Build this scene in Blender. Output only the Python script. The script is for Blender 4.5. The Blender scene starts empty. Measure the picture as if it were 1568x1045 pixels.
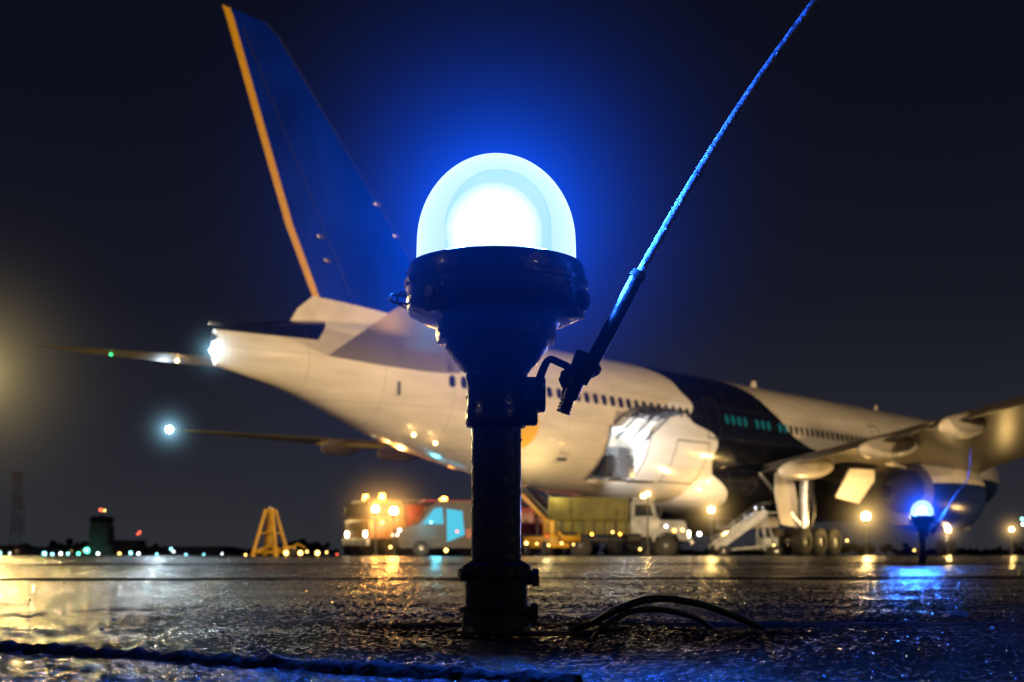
import bpy, bmesh, math, random
from mathutils import Vector, Matrix, Euler, noise as mnoise
random.seed(7)
S = bpy.context.scene
COL = S.collection

# ------------------------------------------------------------------ materials
def new_mat(name):
    m = bpy.data.materials.new(name); m.use_nodes = True
    nt = m.node_tree; nt.nodes.clear()
    out = nt.nodes.new('ShaderNodeOutputMaterial')
    return m, nt, out

def paint(name, col, rough=0.4, metal=0.0, var=0.15, scale=6.0, bump=0.0, bscale=40.0, coat=0.0, spec=0.5):
    m, nt, out = new_mat(name)
    p = nt.nodes.new('ShaderNodeBsdfPrincipled')
    tc = nt.nodes.new('ShaderNodeTexCoord')
    n = nt.nodes.new('ShaderNodeTexNoise'); n.inputs['Scale'].default_value = scale; n.inputs['Detail'].default_value = 6
    nt.links.new(tc.outputs['Object'], n.inputs['Vector'])
    r = nt.nodes.new('ShaderNodeValToRGB')
    r.color_ramp.elements[0].position = 0.3; r.color_ramp.elements[1].position = 0.7
    c0 = tuple(max(0, c*(1-var)) for c in col); c1 = tuple(min(1, c*(1+var*0.6)) for c in col)
    r.color_ramp.elements[0].color = (*c0, 1); r.color_ramp.elements[1].color = (*c1, 1)
    nt.links.new(n.outputs['Fac'], r.inputs['Fac'])
    nt.links.new(r.outputs['Color'], p.inputs['Base Color'])
    mr = nt.nodes.new('ShaderNodeMapRange')
    mr.inputs['To Min'].default_value = max(0.03, rough*0.75); mr.inputs['To Max'].default_value = min(1, rough*1.3)
    nt.links.new(n.outputs['Fac'], mr.inputs['Value']); nt.links.new(mr.outputs['Result'], p.inputs['Roughness'])
    p.inputs['Metallic'].default_value = metal
    p.inputs['Specular IOR Level'].default_value = spec
    p.inputs['Coat Weight'].default_value = coat
    if bump > 0:
        n2 = nt.nodes.new('ShaderNodeTexNoise'); n2.inputs['Scale'].default_value = bscale; n2.inputs['Detail'].default_value = 4
        nt.links.new(tc.outputs['Object'], n2.inputs['Vector'])
        b = nt.nodes.new('ShaderNodeBump'); b.inputs['Strength'].default_value = bump; b.inputs['Distance'].default_value = 0.5/bscale
        nt.links.new(n2.outputs['Fac'], b.inputs['Height']); nt.links.new(b.outputs['Normal'], p.inputs['Normal'])
    nt.links.new(p.outputs['BSDF'], out.inputs['Surface'])
    return m

def emis(name, col, strength):
    m, nt, out = new_mat(name)
    e = nt.nodes.new('ShaderNodeEmission'); e.inputs['Color'].default_value = (*col, 1); e.inputs['Strength'].default_value = strength
    nt.links.new(e.outputs[0], out.inputs['Surface'])
    return m

def halo_emission(name, col, strength, power=2.0, eps=0.01):  # emission only: the glow is put in, no lamp lights it
    """self-glowing volume imitating scattered lamp light: strength fades outward from the centre (unit sphere)"""
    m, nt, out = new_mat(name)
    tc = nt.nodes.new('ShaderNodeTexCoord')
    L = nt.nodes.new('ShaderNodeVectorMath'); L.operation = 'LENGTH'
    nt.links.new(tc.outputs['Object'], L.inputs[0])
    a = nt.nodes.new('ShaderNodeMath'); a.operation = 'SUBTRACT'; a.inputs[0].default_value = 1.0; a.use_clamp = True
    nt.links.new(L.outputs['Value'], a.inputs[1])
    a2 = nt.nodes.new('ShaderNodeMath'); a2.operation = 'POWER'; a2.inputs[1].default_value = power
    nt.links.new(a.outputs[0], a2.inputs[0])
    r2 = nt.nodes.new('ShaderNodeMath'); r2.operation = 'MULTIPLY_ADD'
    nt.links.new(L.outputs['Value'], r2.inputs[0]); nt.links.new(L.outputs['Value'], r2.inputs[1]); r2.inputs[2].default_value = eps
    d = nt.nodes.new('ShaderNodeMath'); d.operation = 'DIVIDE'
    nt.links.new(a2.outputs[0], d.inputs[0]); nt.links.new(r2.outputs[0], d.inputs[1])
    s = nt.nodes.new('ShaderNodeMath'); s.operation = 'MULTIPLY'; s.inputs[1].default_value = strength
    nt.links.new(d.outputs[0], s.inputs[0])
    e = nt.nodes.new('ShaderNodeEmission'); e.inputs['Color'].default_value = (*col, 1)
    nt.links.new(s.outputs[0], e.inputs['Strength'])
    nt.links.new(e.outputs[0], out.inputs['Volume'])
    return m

# ------------------------------------------------------------------ mesh builder
class MB:
    def __init__(self, mats):
        self.bm = bmesh.new(); self.mats = mats
    def _add(self, tmp, mat, M=None):
        if M is not None: bmesh.ops.transform(tmp, matrix=M, verts=tmp.verts)
        vm = {}
        for v in tmp.verts: vm[v] = self.bm.verts.new(v.co)
        for f in tmp.faces:
            try:
                nf = self.bm.faces.new([vm[v] for v in f.verts]); nf.material_index = mat
            except ValueError: pass
        tmp.free()
    def box(self, c, s, mat=0, bev=0.0, rot=(0,0,0), taper=None):
        t = bmesh.new(); bmesh.ops.create_cube(t, size=1)
        for v in t.verts:
            v.co.x *= s[0]; v.co.y *= s[1]; v.co.z *= s[2]
            if taper and v.co.z > 0:
                v.co.x = v.co.x*taper[0] + (taper[2] if len(taper) > 2 else 0); v.co.y *= taper[1]
        if bev > 0:
            bmesh.ops.bevel(t, geom=t.edges[:], offset=bev, segments=2, profile=0.5, affect='EDGES')
        self._add(t, mat, Matrix.Translation(c) @ Euler(rot).to_matrix().to_4x4())
    def cyl(self, p0, p1, r0, r1=None, mat=0, seg=20, caps=True):
        r1 = r0 if r1 is None else r1
        p0 = Vector(p0); p1 = Vector(p1); d = p1-p0
        t = bmesh.new(); bmesh.ops.create_cone(t, cap_ends=caps, segments=seg, radius1=r0, radius2=r1, depth=d.length)
        q = d.to_track_quat('Z', 'Y').to_matrix().to_4x4()
        self._add(t, mat, Matrix.Translation((p0+p1)/2) @ q)
    def sph(self, c, r, mat=0, sc=(1,1,1), u=20, v=12, rot=(0,0,0)):
        t = bmesh.new(); bmesh.ops.create_uvsphere(t, u_segments=u, v_segments=v, radius=r)
        self._add(t, mat, Matrix.Translation(c) @ Euler(rot).to_matrix().to_4x4() @ Matrix.Diagonal((*sc, 1)))
    def lathe(self, prof, c=(0,0,0), mat=0, seg=64, mats=None):
        rings = []
        for (r, z) in prof:
            ring = []
            if r < 1e-6: ring = [self.bm.verts.new((c[0], c[1], c[2]+z))]
            else:
                for i in range(seg):
                    a = 2*math.pi*i/seg
                    ring.append(self.bm.verts.new((c[0]+r*math.cos(a), c[1]+r*math.sin(a), c[2]+z)))
            rings.append(ring)
        for k in range(len(rings)-1):
            A, Bq = rings[k], rings[k+1]; m = mats[k] if mats else mat
            for i in range(seg):
                j = (i+1) % seg
                if len(A) == 1 and len(Bq) == 1: continue
                if len(A) == 1: vs = [A[0], Bq[j], Bq[i]]
                elif len(Bq) == 1: vs = [A[i], A[j], Bq[0]]
                else: vs = [A[i], A[j], Bq[j], Bq[i]]
                f = self.bm.faces.new(vs); f.material_index = m
    def tube(self, pts, r, mat=0, seg=12, sub=6):
        P = [Vector(p) for p in pts]; R = r if isinstance(r, (list, tuple)) else [r]*len(P)
        Q = []; RR = []
        for i in range(len(P)-1):
            p0 = P[max(i-1, 0)]; p1 = P[i]; p2 = P[i+1]; p3 = P[min(i+2, len(P)-1)]
            for k in range(sub):
                u = k/sub
                Q.append(0.5*((2*p1)+(-p0+p2)*u+(2*p0-5*p1+4*p2-p3)*u*u+(-p0+3*p1-3*p2+p3)*u**3)); RR.append(R[i]*(1-u)+R[i+1]*u)
        Q.append(P[-1]); RR.append(R[-1])
        rings = []
        nrm = None
        for i, q in enumerate(Q):
            d = (Q[min(i+1, len(Q)-1)]-Q[max(i-1, 0)]).normalized()
            if nrm is None:
                nrm = d.orthogonal().normalized()
            nrm = (nrm - d*nrm.dot(d)).normalized(); b = d.cross(nrm)
            rings.append([self.bm.verts.new(q+(nrm*math.cos(2*math.pi*k/seg)+b*math.sin(2*math.pi*k/seg))*RR[i]) for k in range(seg)])
        for i in range(len(rings)-1):
            for k in range(seg):
                j = (k+1) % seg
                f = self.bm.faces.new([rings[i][k], rings[i][j], rings[i+1][j], rings[i+1][k]]); f.material_index = mat
        for rg in (rings[0], rings[-1]):
            f = self.bm.faces.new(rg); f.material_index = mat
    def quad(self, vs, mat=0):
        f = self.bm.faces.new([self.bm.verts.new(v) for v in vs]); f.material_index = mat; return f
    def prism(self, poly, y0, y1, mat=0):
        a = [self.bm.verts.new((x, y0, z)) for x, z in poly]; b = [self.bm.verts.new((x, y1, z)) for x, z in poly]
        n = len(poly)
        for i in range(n):
            j = (i+1) % n
            self.bm.faces.new([a[i], a[j], b[j], b[i]]).material_index = mat
        self.bm.faces.new(a[::-1]).material_index = mat; self.bm.faces.new(b).material_index = mat
    def done(self, name, loc=(0,0,0), rotz=0.0, parent=None, sharp=35, scale=None):
        bm = self.bm
        bmesh.ops.recalc_face_normals(bm, faces=bm.faces[:])
        for f in bm.faces: f.smooth = True
        th = math.radians(sharp)
        for e in bm.edges:
            if len(e.link_faces) == 2 and e.calc_face_angle(0) > th: e.smooth = False
        me = bpy.data.meshes.new(name); bm.to_mesh(me); bm.free()
        for m in self.mats: me.materials.append(m)
        ob = bpy.data.objects.new(name, me); COL.objects.link(ob)
        ob.location = loc; ob.rotation_euler = (0, 0, rotz)
        if scale: ob.scale = (scale, scale, scale)
        if parent: ob.parent = parent
        return ob

def empty(name, loc=(0,0,0), rotz=0):
    e = bpy.data.objects.new(name, None); COL.objects.link(e); e.location = loc; e.rotation_euler = (0, 0, rotz); return e

def light(name, kind, loc, col, power, radius=0.1, parent=None, aim=None, spot=None, blend=0.5):
    l = bpy.data.lights.new(name, kind); l.color = col; l.energy = power
    if kind in ('POINT', 'SPOT'): l.shadow_soft_size = radius
    if kind == 'SPOT': l.spot_size = math.radians(spot); l.spot_blend = blend
    o = bpy.data.objects.new(name, l); COL.objects.link(o)
    if parent: o.parent = parent
    o.location = loc
    if aim is not None:
        o.rotation_euler = (Vector(aim)-Vector(loc)).to_track_quat('-Z', 'Y').to_euler()
    return o

def glow_volume(name, loc, R, col, strength, parent=None, power=2.0, eps=0.01):  # emissive ball that imitates the glow around a lamp
    b = MB([halo_emission('glow_volume_'+name, col, strength/R, power, eps)])
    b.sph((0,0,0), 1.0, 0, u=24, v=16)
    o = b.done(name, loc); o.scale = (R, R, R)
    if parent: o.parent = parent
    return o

# ------------------------------------------------------------------ camera
HC = 0.06
F = 1920.0
cd = bpy.data.cameras.new('camera'); cam = bpy.data.objects.new('camera', cd); COL.objects.link(cam)
cam.location = (0, 0, HC); cam.rotation_euler = (math.radians(90), 0, 0)
cd.sensor_width = 36; cd.lens = F/1568*36; cd.shift_y = 0.2089; cd.clip_start = 0.02; cd.clip_end = 6000
cd.dof.use_dof = True; cd.dof.focus_distance = 0.93; cd.dof.aperture_fstop = 14; cd.dof.aperture_blades = 7
S.camera = cam
S.view_settings.view_transform = 'Standard'
try: S.view_settings.look = 'None'
except Exception: pass

# ------------------------------------------------------------------ world
w = bpy.data.worlds.new('World'); S.world = w; w.use_nodes = True
nt = w.node_tree; nt.nodes.clear()
wo = nt.nodes.new('ShaderNodeOutputWorld'); bg = nt.nodes.new('ShaderNodeBackground')
tc = nt.nodes.new('ShaderNodeTexCoord'); sp = nt.nodes.new('ShaderNodeSeparateXYZ')
nt.links.new(tc.outputs['Generated'], sp.inputs[0])
nz = nt.nodes.new('ShaderNodeTexNoise'); nz.inputs['Scale'].default_value = 1.6; nz.inputs['Detail'].default_value = 3
nt.links.new(tc.outputs['Generated'], nz.inputs['Vector'])
ma = nt.nodes.new('ShaderNodeMath'); ma.operation = 'MULTIPLY_ADD'; ma.inputs[1].default_value = 0.10
nt.links.new(nz.outputs['Fac'], ma.inputs[0]); nt.links.new(sp.outputs['Z'], ma.inputs[2])
cr = nt.nodes.new('ShaderNodeValToRGB'); el = cr.color_ramp.elements
el[0].position = 0.03; el[0].color = (0.029, 0.030, 0.036, 1)
el[1].position = 0.55; el[1].color = (0.0028, 0.0034, 0.0085, 1)
e = el.new(0.13); e.color = (0.018, 0.019, 0.026, 1)
e = el.new(0.25); e.color = (0.0080, 0.0088, 0.0160, 1)
e = el.new(0.38); e.color = (0.0044, 0.0050, 0.0110, 1)
nt.links.new(ma.outputs[0], cr.inputs['Fac']); nt.links.new(cr.outputs['Color'], bg.inputs['Color'])
bg.inputs['Strength'].default_value = 1.0
nt.links.new(bg.outputs[0], wo.inputs['Surface'])

# ------------------------------------------------------------------ ground (wet apron)
m, nt, out = new_mat('wet_asphalt')
p = nt.nodes.new('ShaderNodeBsdfPrincipled'); tc = nt.nodes.new('ShaderNodeTexCoord')
def noise(scale, detail, rough=0.5, vec=None):
    n = nt.nodes.new('ShaderNodeTexNoise'); n.inputs['Scale'].default_value = scale; n.inputs['Detail'].default_value = detail
    n.inputs['Roughness'].default_value = rough
    nt.links.new(vec or tc.outputs['Object'], n.inputs['Vector']); return n
n1 = noise(0.9, 8, 0.6); r1 = nt.nodes.new('ShaderNodeValToRGB')
r1.color_ramp.elements[0].color = (0.005, 0.005, 0.0055, 1); r1.color_ramp.elements[1].color = (0.020, 0.019, 0.018, 1)
r1.color_ramp.elements[0].position = .35; r1.color_ramp.elements[1].position = .7
nt.links.new(n1.outputs['Fac'], r1.inputs['Fac']); nt.links.new(r1.outputs['Color'], p.inputs['Base Color'])
n2 = noise(2.2, 5, 0.55); mr = nt.nodes.new('ShaderNodeMapRange')
mr.inputs['From Min'].default_value = .35; mr.inputs['From Max'].default_value = .65
mr.inputs['To Min'].default_value = 0.11; mr.inputs['To Max'].default_value = 0.28
nt.links.new(n2.outputs['Fac'], mr.inputs['Value']); nt.links.new(mr.outputs['Result'], p.inputs['Roughness'])
n3 = noise(260, 4, 0.65); n4 = noise(18, 8, 0.7); n5 = noise(2.2, 5, 0.6)
b1 = nt.nodes.new('ShaderNodeBump'); b1.inputs['Strength'].default_value = 0.7; b1.inputs['Distance'].default_value = 0.0012
nt.links.new(n3.outputs['Fac'], b1.inputs['Height'])
b2 = nt.nodes.new('ShaderNodeBump'); b2.inputs['Strength'].default_value = 1.0; b2.inputs['Distance'].default_value = 0.012
nt.links.new(n4.outputs['Fac'], b2.inputs['Height']); nt.links.new(b1.outputs['Normal'], b2.inputs['Normal'])
b3 = nt.nodes.new('ShaderNodeBump'); b3.inputs['Strength'].default_value = 0.9; b3.inputs['Distance'].default_value = 0.06
nt.links.new(n5.outputs['Fac'], b3.inputs['Height']); nt.links.new(b2.outputs['Normal'], b3.inputs['Normal'])
nt.links.new(b3.outputs['Normal'], p.inputs['Normal']); p.inputs['Specular IOR Level'].default_value = 0.42
nt.links.new(p.outputs[0], out.inputs['Surface'])
def relief(x, y):
    v = Vector((x, y, 0))
    a = mnoise.noise(v*125)*0.75 + mnoise.noise(v*300+Vector((7, 3, 1)))*0.40
    a = max(a, -0.16)                       # water fills the hollows between the stones
    patch = 0.55+0.9*max(0, min(1, 0.5+mnoise.noise(v*7+Vector((3, 3, 8)))))
    bb = mnoise.noise(v*26+Vector((1, 5, 2)))*0.0012 + mnoise.noise(v*5)*0.002
    return a*0.0028*patch + bb
verts = []; faces = []
ROW = []; y = 0.46
while y < 7.0: ROW.append(y); y *= (1.0032 if y < 1.5 else 1.0055)
NC = 620
for y in ROW:
    fade = max(0.0, min(1.0, (6.8-y)/2.5))
    for k in range(NC):
        u = -1+2*k/(NC-1); x = u*(0.46*y+0.03)
        ef = min(1.0, (1-abs(u))/0.03)
        verts.append((x, y, (relief(x, y))*fade*ef - 0.0028*(1-min(fade*3, ef, 1))))
nr = len(ROW)
for i in range(nr-1):
    for k in range(NC-1):
        a = i*NC+k; faces.append((a, a+1, a+NC+1, a+NC))
o = len(verts)
verts += [(-3000, -300, -0.003), (3000, -300, -0.003), (3000, 5000, -0.003), (-3000, 5000, -0.003)]
faces.append((o, o+1, o+2, o+3))
me = bpy.data.meshes.new('apron_ground'); me.from_pydata(verts, [], faces); me.materials.append(m)
me.polygons.foreach_set('use_smooth', [True]*len(me.polygons)); me.update()
gob = bpy.data.objects.new('apron_ground', me); COL.objects.link(gob)

tar = paint('bitumen', (0.006, 0.006, 0.007), 0.85, bump=0.8, bscale=160, spec=0.12)
j = MB([tar])
def seam(pts, wd, h):
    n = len(pts); rows = []
    for i, (x, y) in enumerate(pts):
        d = Vector(pts[min(i+1, n-1)])-Vector(pts[max(i-1, 0)]); d.normalize(); nn = Vector((-d.y, d.x))
        q = mnoise.noise(Vector((i*.35, 3, 1)))*.5+mnoise.noise(Vector((i*1.3, 9, 1)))*.35
        ww = wd*(1+.5*q); hh = h*(1+q)
        rows.append([j.bm.verts.new((x+nn.x*ww*k, y+nn.y*ww*k, hh*(1-k*k)+0.0003-0.002*abs(k)+mnoise.noise(Vector((i*2.1, k*4, 5)))*h*.3)) for k in (-1, -.6, -.2, .2, .6, 1)])
    for i in range(n-1):
        for k in range(5): j.bm.faces.new([rows[i][k], rows[i+1][k], rows[i+1][k+1], rows[i][k+1]])
def line(p0, p1, n, jit):
    return [(p0[0]+(p1[0]-p0[0])*i/n+random.uniform(-jit, jit), p0[1]+(p1[1]-p0[1])*i/n+random.uniform(-jit, jit)) for i in range(n+1)]
seam(line((-0.42, 0.845), (0.03, 0.575), 130, 0.0008), 0.009, 0.0055)
seam(line((-3.0, 2.75), (5.0, 3.6), 160, 0.006), 0.02, 0.0045)
seam(line((-8, 7.4), (14, 9.5), 160, 0.01), 0.04, 0.005)
seam(line((-0.1, 1.05), (1.6, 1.12), 160, 0.002), 0.006, 0.003)
j.done('pavement_seams')

# ------------------------------------------------------------------ taxiway lamp
body = paint('lamp_dark_paint', (0.010, 0.014, 0.030), 0.26, var=0.5, scale=30, bump=0.35, bscale=160, coat=0.4)
steel = paint('lamp_steel', (0.25, 0.26, 0.28), 0.35, metal=0.9, var=0.3, scale=60)
def glass_shell(name, col, s_edge, s_face, t_edge, t_face, blend=0.4, mottle=0.0):
    m, nt, out = new_mat(name)
    lw = nt.nodes.new('ShaderNodeLayerWeight'); lw.inputs['Blend'].default_value = blend
    e = nt.nodes.new('ShaderNodeEmission'); e.inputs['Color'].default_value = (*col, 1)
    mr = nt.nodes.new('ShaderNodeMapRange'); mr.inputs['To Min'].default_value = s_face; mr.inputs['To Max'].default_value = s_edge
    nt.links.new(lw.outputs['Facing'], mr.inputs['Value']); nt.links.new(mr.outputs[0], e.inputs['Strength'])
    t = nt.nodes.new('ShaderNodeBsdfTransparent'); mx = nt.nodes.new('ShaderNodeMixShader')
    mr2 = nt.nodes.new('ShaderNodeMapRange'); mr2.inputs['To Min'].default_value = t_face; mr2.inputs['To Max'].default_value = t_edge
    nt.links.new(lw.outputs['Facing'], mr2.inputs['Value'])
    fac = mr2.outputs[0]
    if mottle > 0:
        tc = nt.nodes.new('ShaderNodeTexCoord'); n = nt.nodes.new('ShaderNodeTexNoise'); n.inputs['Scale'].default_value = 45; n.inputs['Detail'].default_value = 3
        mp = nt.nodes.new('ShaderNodeMapping'); mp.inputs['Scale'].default_value = (1.6, 1.6, .5)
        nt.links.new(tc.outputs['Object'], mp.inputs[0]); nt.links.new(mp.outputs[0], n.inputs['Vector'])
        mm = nt.nodes.new('ShaderNodeMapRange'); mm.inputs['From Min'].default_value = .35; mm.inputs['From Max'].default_value = .65
        mm.inputs['To Min'].default_value = 1-mottle; mm.inputs['To Max'].default_value = 1.0
        nt.links.new(n.outputs['Fac'], mm.inputs['Value'])
        ml = nt.nodes.new('ShaderNodeMath'); ml.operation = 'MULTIPLY'; nt.links.new(fac, ml.inputs[0]); nt.links.new(mm.outputs[0], ml.inputs[1]); fac = ml.outputs[0]
    nt.links.new(fac, mx.inputs[0])
    nt.links.new(t.outputs[0], mx.inputs[1]); nt.links.new(e.outputs[0], mx.inputs[2])
    nt.links.new(mx.outputs[0], out.inputs['Surface']); return m
g_outer = glass_shell('dome_glass_lit', (0.50, 0.74, 1.0), 2.2, 1.45, 0.62, 0.42)
g_inner = glass_shell('inner_lens_lit', (0.0, 0.36, 0.80), 0.85, 1.3, 1.0, 0.0, 0.36, 0.6)
g_core = glass_shell('lamp_core', (0.75, 0.9, 1.0), 1.5, 3.2, 0.0, 1.0, 0.62)

def taxi_lamp(loc, rotz, power, hz=0.2, hp=4.8):
    par = empty('taxiway_light', loc, rotz)
    b = MB([body, steel])
    b.lathe([(0.0, 0.001), (0.030, 0.001), (0.030, 0.0035), (0.0262, 0.0045), (0.0258, 0.015), (0.0275, 0.017), (0.0275, 0.021), (0.0235, 0.023),
             (0.0235, 0.042), (0.0262, 0.044), (0.0262, 0.052), (0.0215, 0.055), (0.0187, 0.056), (0.0187, 0.155),
             (0.0222, 0.156), (0.0232, 0.159), (0.0232, 0.167), (0.0222, 0.169), (0.0222, 0.190), (0.0235, 0.192), (0.0235, 0.196),
             (0.0300, 0.203), (0.0390, 0.2150), (0.0395, 0.2185), (0.0445, 0.2195), (0.0455, 0.2240), (0.0455, 0.2300), (0.0475, 0.2330),
             (0.0560, 0.2350), (0.0650, 0.2395), (0.0672, 0.2430), (0.0675, 0.2590), (0.0690, 0.2600), (0.0690, 0.2640), (0.0672, 0.2650),
             (0.0668, 0.2720), (0.0650, 0.2765), (0.0610, 0.2780), (0.0, 0.2775)], seg=96)
    for (a, z, r, l) in [(0.0, 0.043, 0.0042, 0.006), (0.05, 0.0165, 0.0045, 0.005), (math.pi*1.1, 0.045, 0.003, 0.003), (-1.7, 0.035, 0.003, 0.004)]:
        ca, sa = math.cos(a), math.sin(a)
        b.cyl((0.022*ca, 0.022*sa, z), ((0.025+l)*ca, (0.025+l)*sa, z), r*1.3, r*1.3, 0, 12)
        b.cyl(((0.021+l)*ca, (0.021+l)*sa, z), ((0.026+l)*ca, (0.026+l)*sa, z), r*1.6, r*1.6, 0, 6)
    b.box((0.029, -0.004, 0.180), (0.016, 0.010, 0.026), 0, 0.002)
    b.cyl((0.031, -0.016, 0.171), (0.031, 0.010, 0.171), 0.0036, None, 0, 8)
    b.cyl((0.033, -0.016, 0.188), (0.033, 0.010, 0.188), 0.0032, None, 0, 8)
    b.box((0.026, -0.004, 0.162), (0.010, 0.012, 0.010), 0, 0.002)
    for a in (-0.35, 2.1, 4.0):
        ca, sa = math.cos(a), math.sin(a)
        b.cyl((0.060*ca, 0.060*sa, 0.247), (0.0705*ca, 0.0705*sa, 0.247), 0.0085, 0.0075, 0, 14)
        b.cyl((0.0705*ca, 0.0705*sa, 0.247), (0.0725*ca, 0.0725*sa, 0.247), 0.0045, None, 1, 6)
        b.box((0.061*ca, 0.061*sa, 0.245), (0.012, 0.020, 0.022), 0, 0.002, rot=(0, 0, a))
    b.tube([(-0.062, -0.012, 0.246), (-0.075, -0.014, 0.247), (-0.079, -0.012, 0.251), (-0.077, -0.008, 0.254), (-0.066, -0.006, 0.253)], 0.0011, 1, 8)
    b.tube([(-0.062, -0.008, 0.252), (-0.071, -0.006, 0.256), (-0.074, -0.002, 0.249), (-0.064, 0.0, 0.244)], 0.0009, 1, 8)
    for a in (0.5, 2.6, 3.9, 5.6):
        b.cyl((0.027*math.cos(a), 0.027*math.sin(a), 0.002), (0.027*math.cos(a), 0.027*math.sin(a), 0.0075), 0.0034, None, 1, 6)
    for a in (3.6, 4.4, 5.4):
        b.sph((0.0455*math.cos(a), 0.0455*math.sin(a), 0.2262), 0.0022, 1, u=8, v=6)
    b.tube([(0.030, -0.006, 0.186), (0.038, -0.012, 0.204), (0.047, -0.016, 0.202), (0.058, -0.018, 0.196)], 0.0028, 0, 10)
    b.tube([(0.030, -0.006, 0.170), (0.034, -0.012, 0.192), (0.040, -0.016, 0.206)], 0.0020, 0, 10)
    b.cyl((0.050, -0.026, 0.186), (0.074, -0.012, 0.200), 0.0066, None, 0, 6)
    b.cyl((0.066, -0.02, 0.208), (0.0535, -0.02, 0.176), 0.0078, 0.0064, 0, 16)
    for k in range(5):
        z = 0.176-0.0025*k
        b.cyl((0.0535-0.0009*k, -0.02, z), (0.0530-0.0009*k, -0.02, z-0.0014), 0.0052, None, 0, 14)
    b.cyl((0.0535, -0.02, 0.176), (0.0500, -0.02, 0.165), 0.0042, None, 0, 14)
    b.box((0.058, -0.024, 0.193), (0.020, 0.010, 0.012), 0, 0.002, rot=(0, -0.5, 0))
    # water drops on the wet housing
    for k in range(220):
        a = random.uniform(0, 6.28); z = random.choice([random.uniform(.06, .15), random.uniform(.244, .272), random.uniform(.17, .19)])
        rr = 0.0187 if z < .155 else (.0222 if z < .2 else .0673)
        b.sph((rr*math.cos(a), rr*math.sin(a), z), random.uniform(.0004, .0009), 0, sc=(1, 1, 1.3), u=8, v=6)
    b.done('housing', parent=par)
    d = MB([g_outer])
    R = 0.0600; prof = [(R, 0.2770), (R*0.995, 0.290)]
    for i in range(1, 25):
        a = math.pi/2*i/24; prof.append((R*0.992*math.cos(a) if i < 24 else 0.0, 0.294+0.0655*math.sin(a)))
    d.lathe(prof, seg=96); d.done('dome_glass', parent=par)
    d = MB([g_inner]); r = 0.0400; prof = [(r, 0.2785), (r, 0.305)]
    for i in range(1, 17):
        a = math.pi/2*i/16; prof.append((r*math.cos(a) if i < 16 else 0.0, 0.306+0.0425*math.sin(a)))
    d.lathe(prof, (0.0015, 0, 0), seg=64); d.done('inner_lens', parent=par)
    d = MB([g_core]); r = 0.036; prof = [(r, 0.279), (r*1.03, 0.302)]
    for i in range(1, 17):
        a = math.pi/2*i/16; prof.append((r*1.03*math.cos(a) if i < 16 else 0.0, 0.302+0.037*math.sin(a)))
    d.lathe(prof, (-0.002, 0, 0), seg=48); d.done('lamp_bulb', parent=par)
    for k in range(4):
        a = math.pi/4+k*math.pi/2
        light('lamp_glow_%d' % k, 'POINT', (0.047*math.cos(a), 0.047*math.sin(a), 0.308), (0.02, 0.14, 1.0), power/4, 0.008, parent=par)
    glow_volume('dome_glow_volume', (0, 0, 0.308), 0.38, (0.0, 0.085, 1.0), hz, par, hp, 0.026)  # blue halo around the dome, made by the volume's own emission
    return par
YL = 0.943
L1 = taxi_lamp((-0.0118, YL, 0), 0, 95, 0.205)
L2 = taxi_lamp((0.327*6.9, 6.9, 0), 0.3, 90, 0.40, 4.0)

rodm = paint('wet_rod_paint', (0.30, 0.36, 0.46), 0.2, var=0.6, scale=120, bump=0.9, bscale=260, coat=0.6)
sleeve = paint('rubber_sleeve', (0.010, 0.011, 0.015), 0.38, bump=0.4, bscale=150)
def rod(loc, rotz, top):
    b = MB([rodm, sleeve])
    b.tube([(0.0, 0, 0.0), (0.021, 0, 0.038), (0.042, 0, 0.0785)], [0.0052, 0.0056, 0.0050], 1, 16, 8)
    b.cyl((0.041, 0, 0.0765), (0.0435, 0, 0.0815), 0.0064, 0.0052, 1, 16)
    pts = [(0.041, 0, 0.076), (0.080, 0, 0.1435), (0.128, 0, 0.2185), (0.187, 0, 0.300), (top[0], 0, top[1])]
    b.tube(pts, [0.0034, 0.0033, 0.0031, 0.0029, 0.0027], 0, 16, 30)
    for k in range(140):
        u = random.random(); i = min(int(u*4), 3); f = u*4-i
        P = Vector(pts[i]).lerp(Vector(pts[i+1]), f); a = random.uniform(0, 6.28)
        b.sph(P+Vector((math.cos(a)*0.0026, math.sin(a)*0.0028, 0)), random.uniform(0.0005, 0.0012), 0, u=8, v=6)
    b.done('marker_rod', loc, rotz)
rod((0.0505, YL-0.02, 0.187), 0, (0.260, 0.4))
rod((0.327*6.9+0.06, 6.88, 0.187), 0, (0.20, 0.46))

cab = MB([sleeve])
cab.tube([(0.045, 0.965, 0.002), (0.060, 0.95, 0.008), (0.078, 0.93, 0.019), (0.105, 0.94, 0.0270), (0.145, 0.98, 0.022), (0.185, 1.00, 0.008), (0.205, 1.02, -0.002)], 0.0027, 0, 12, 10)
cab.tube([(0.058, 0.90, -0.001), (0.068, 0.90, 0.010), (0.088, 0.92, 0.0185), (0.115, 0.96, 0.018), (0.145, 1.00, 0.010), (0.165, 1.03, -0.001)], 0.0022, 0, 12, 10)
cab.tube([(-0.055, 0.975, -0.001), (-0.04, 0.955, 0.003), (-0.02, 0.92, 0.003), (0.02, 0.905, 0.003), (0.05, 0.93, 0.002), (0.09, 0.99, 0.002)], 0.0018, 0, 12, 10)
cab.done('power_cable')
st = MB([paint('stone', (0.04, 0.04, 0.04), 0.4, var=0.5)])
for k in range(90):
    y = random.uniform(0.6, 3.2); x = random.uniform(-0.42, 0.42)*y; r = random.uniform(0.0006, 0.0018)*(0.6+0.5*y)
    t = bmesh.new(); bmesh.ops.create_icosphere(t, subdivisions=1, radius=r)
    for v in t.verts: v.co *= random.uniform(0.7, 1.3)
    st._add(t, 0, Matrix.Translation((x, y, r*0.5)))
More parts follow.
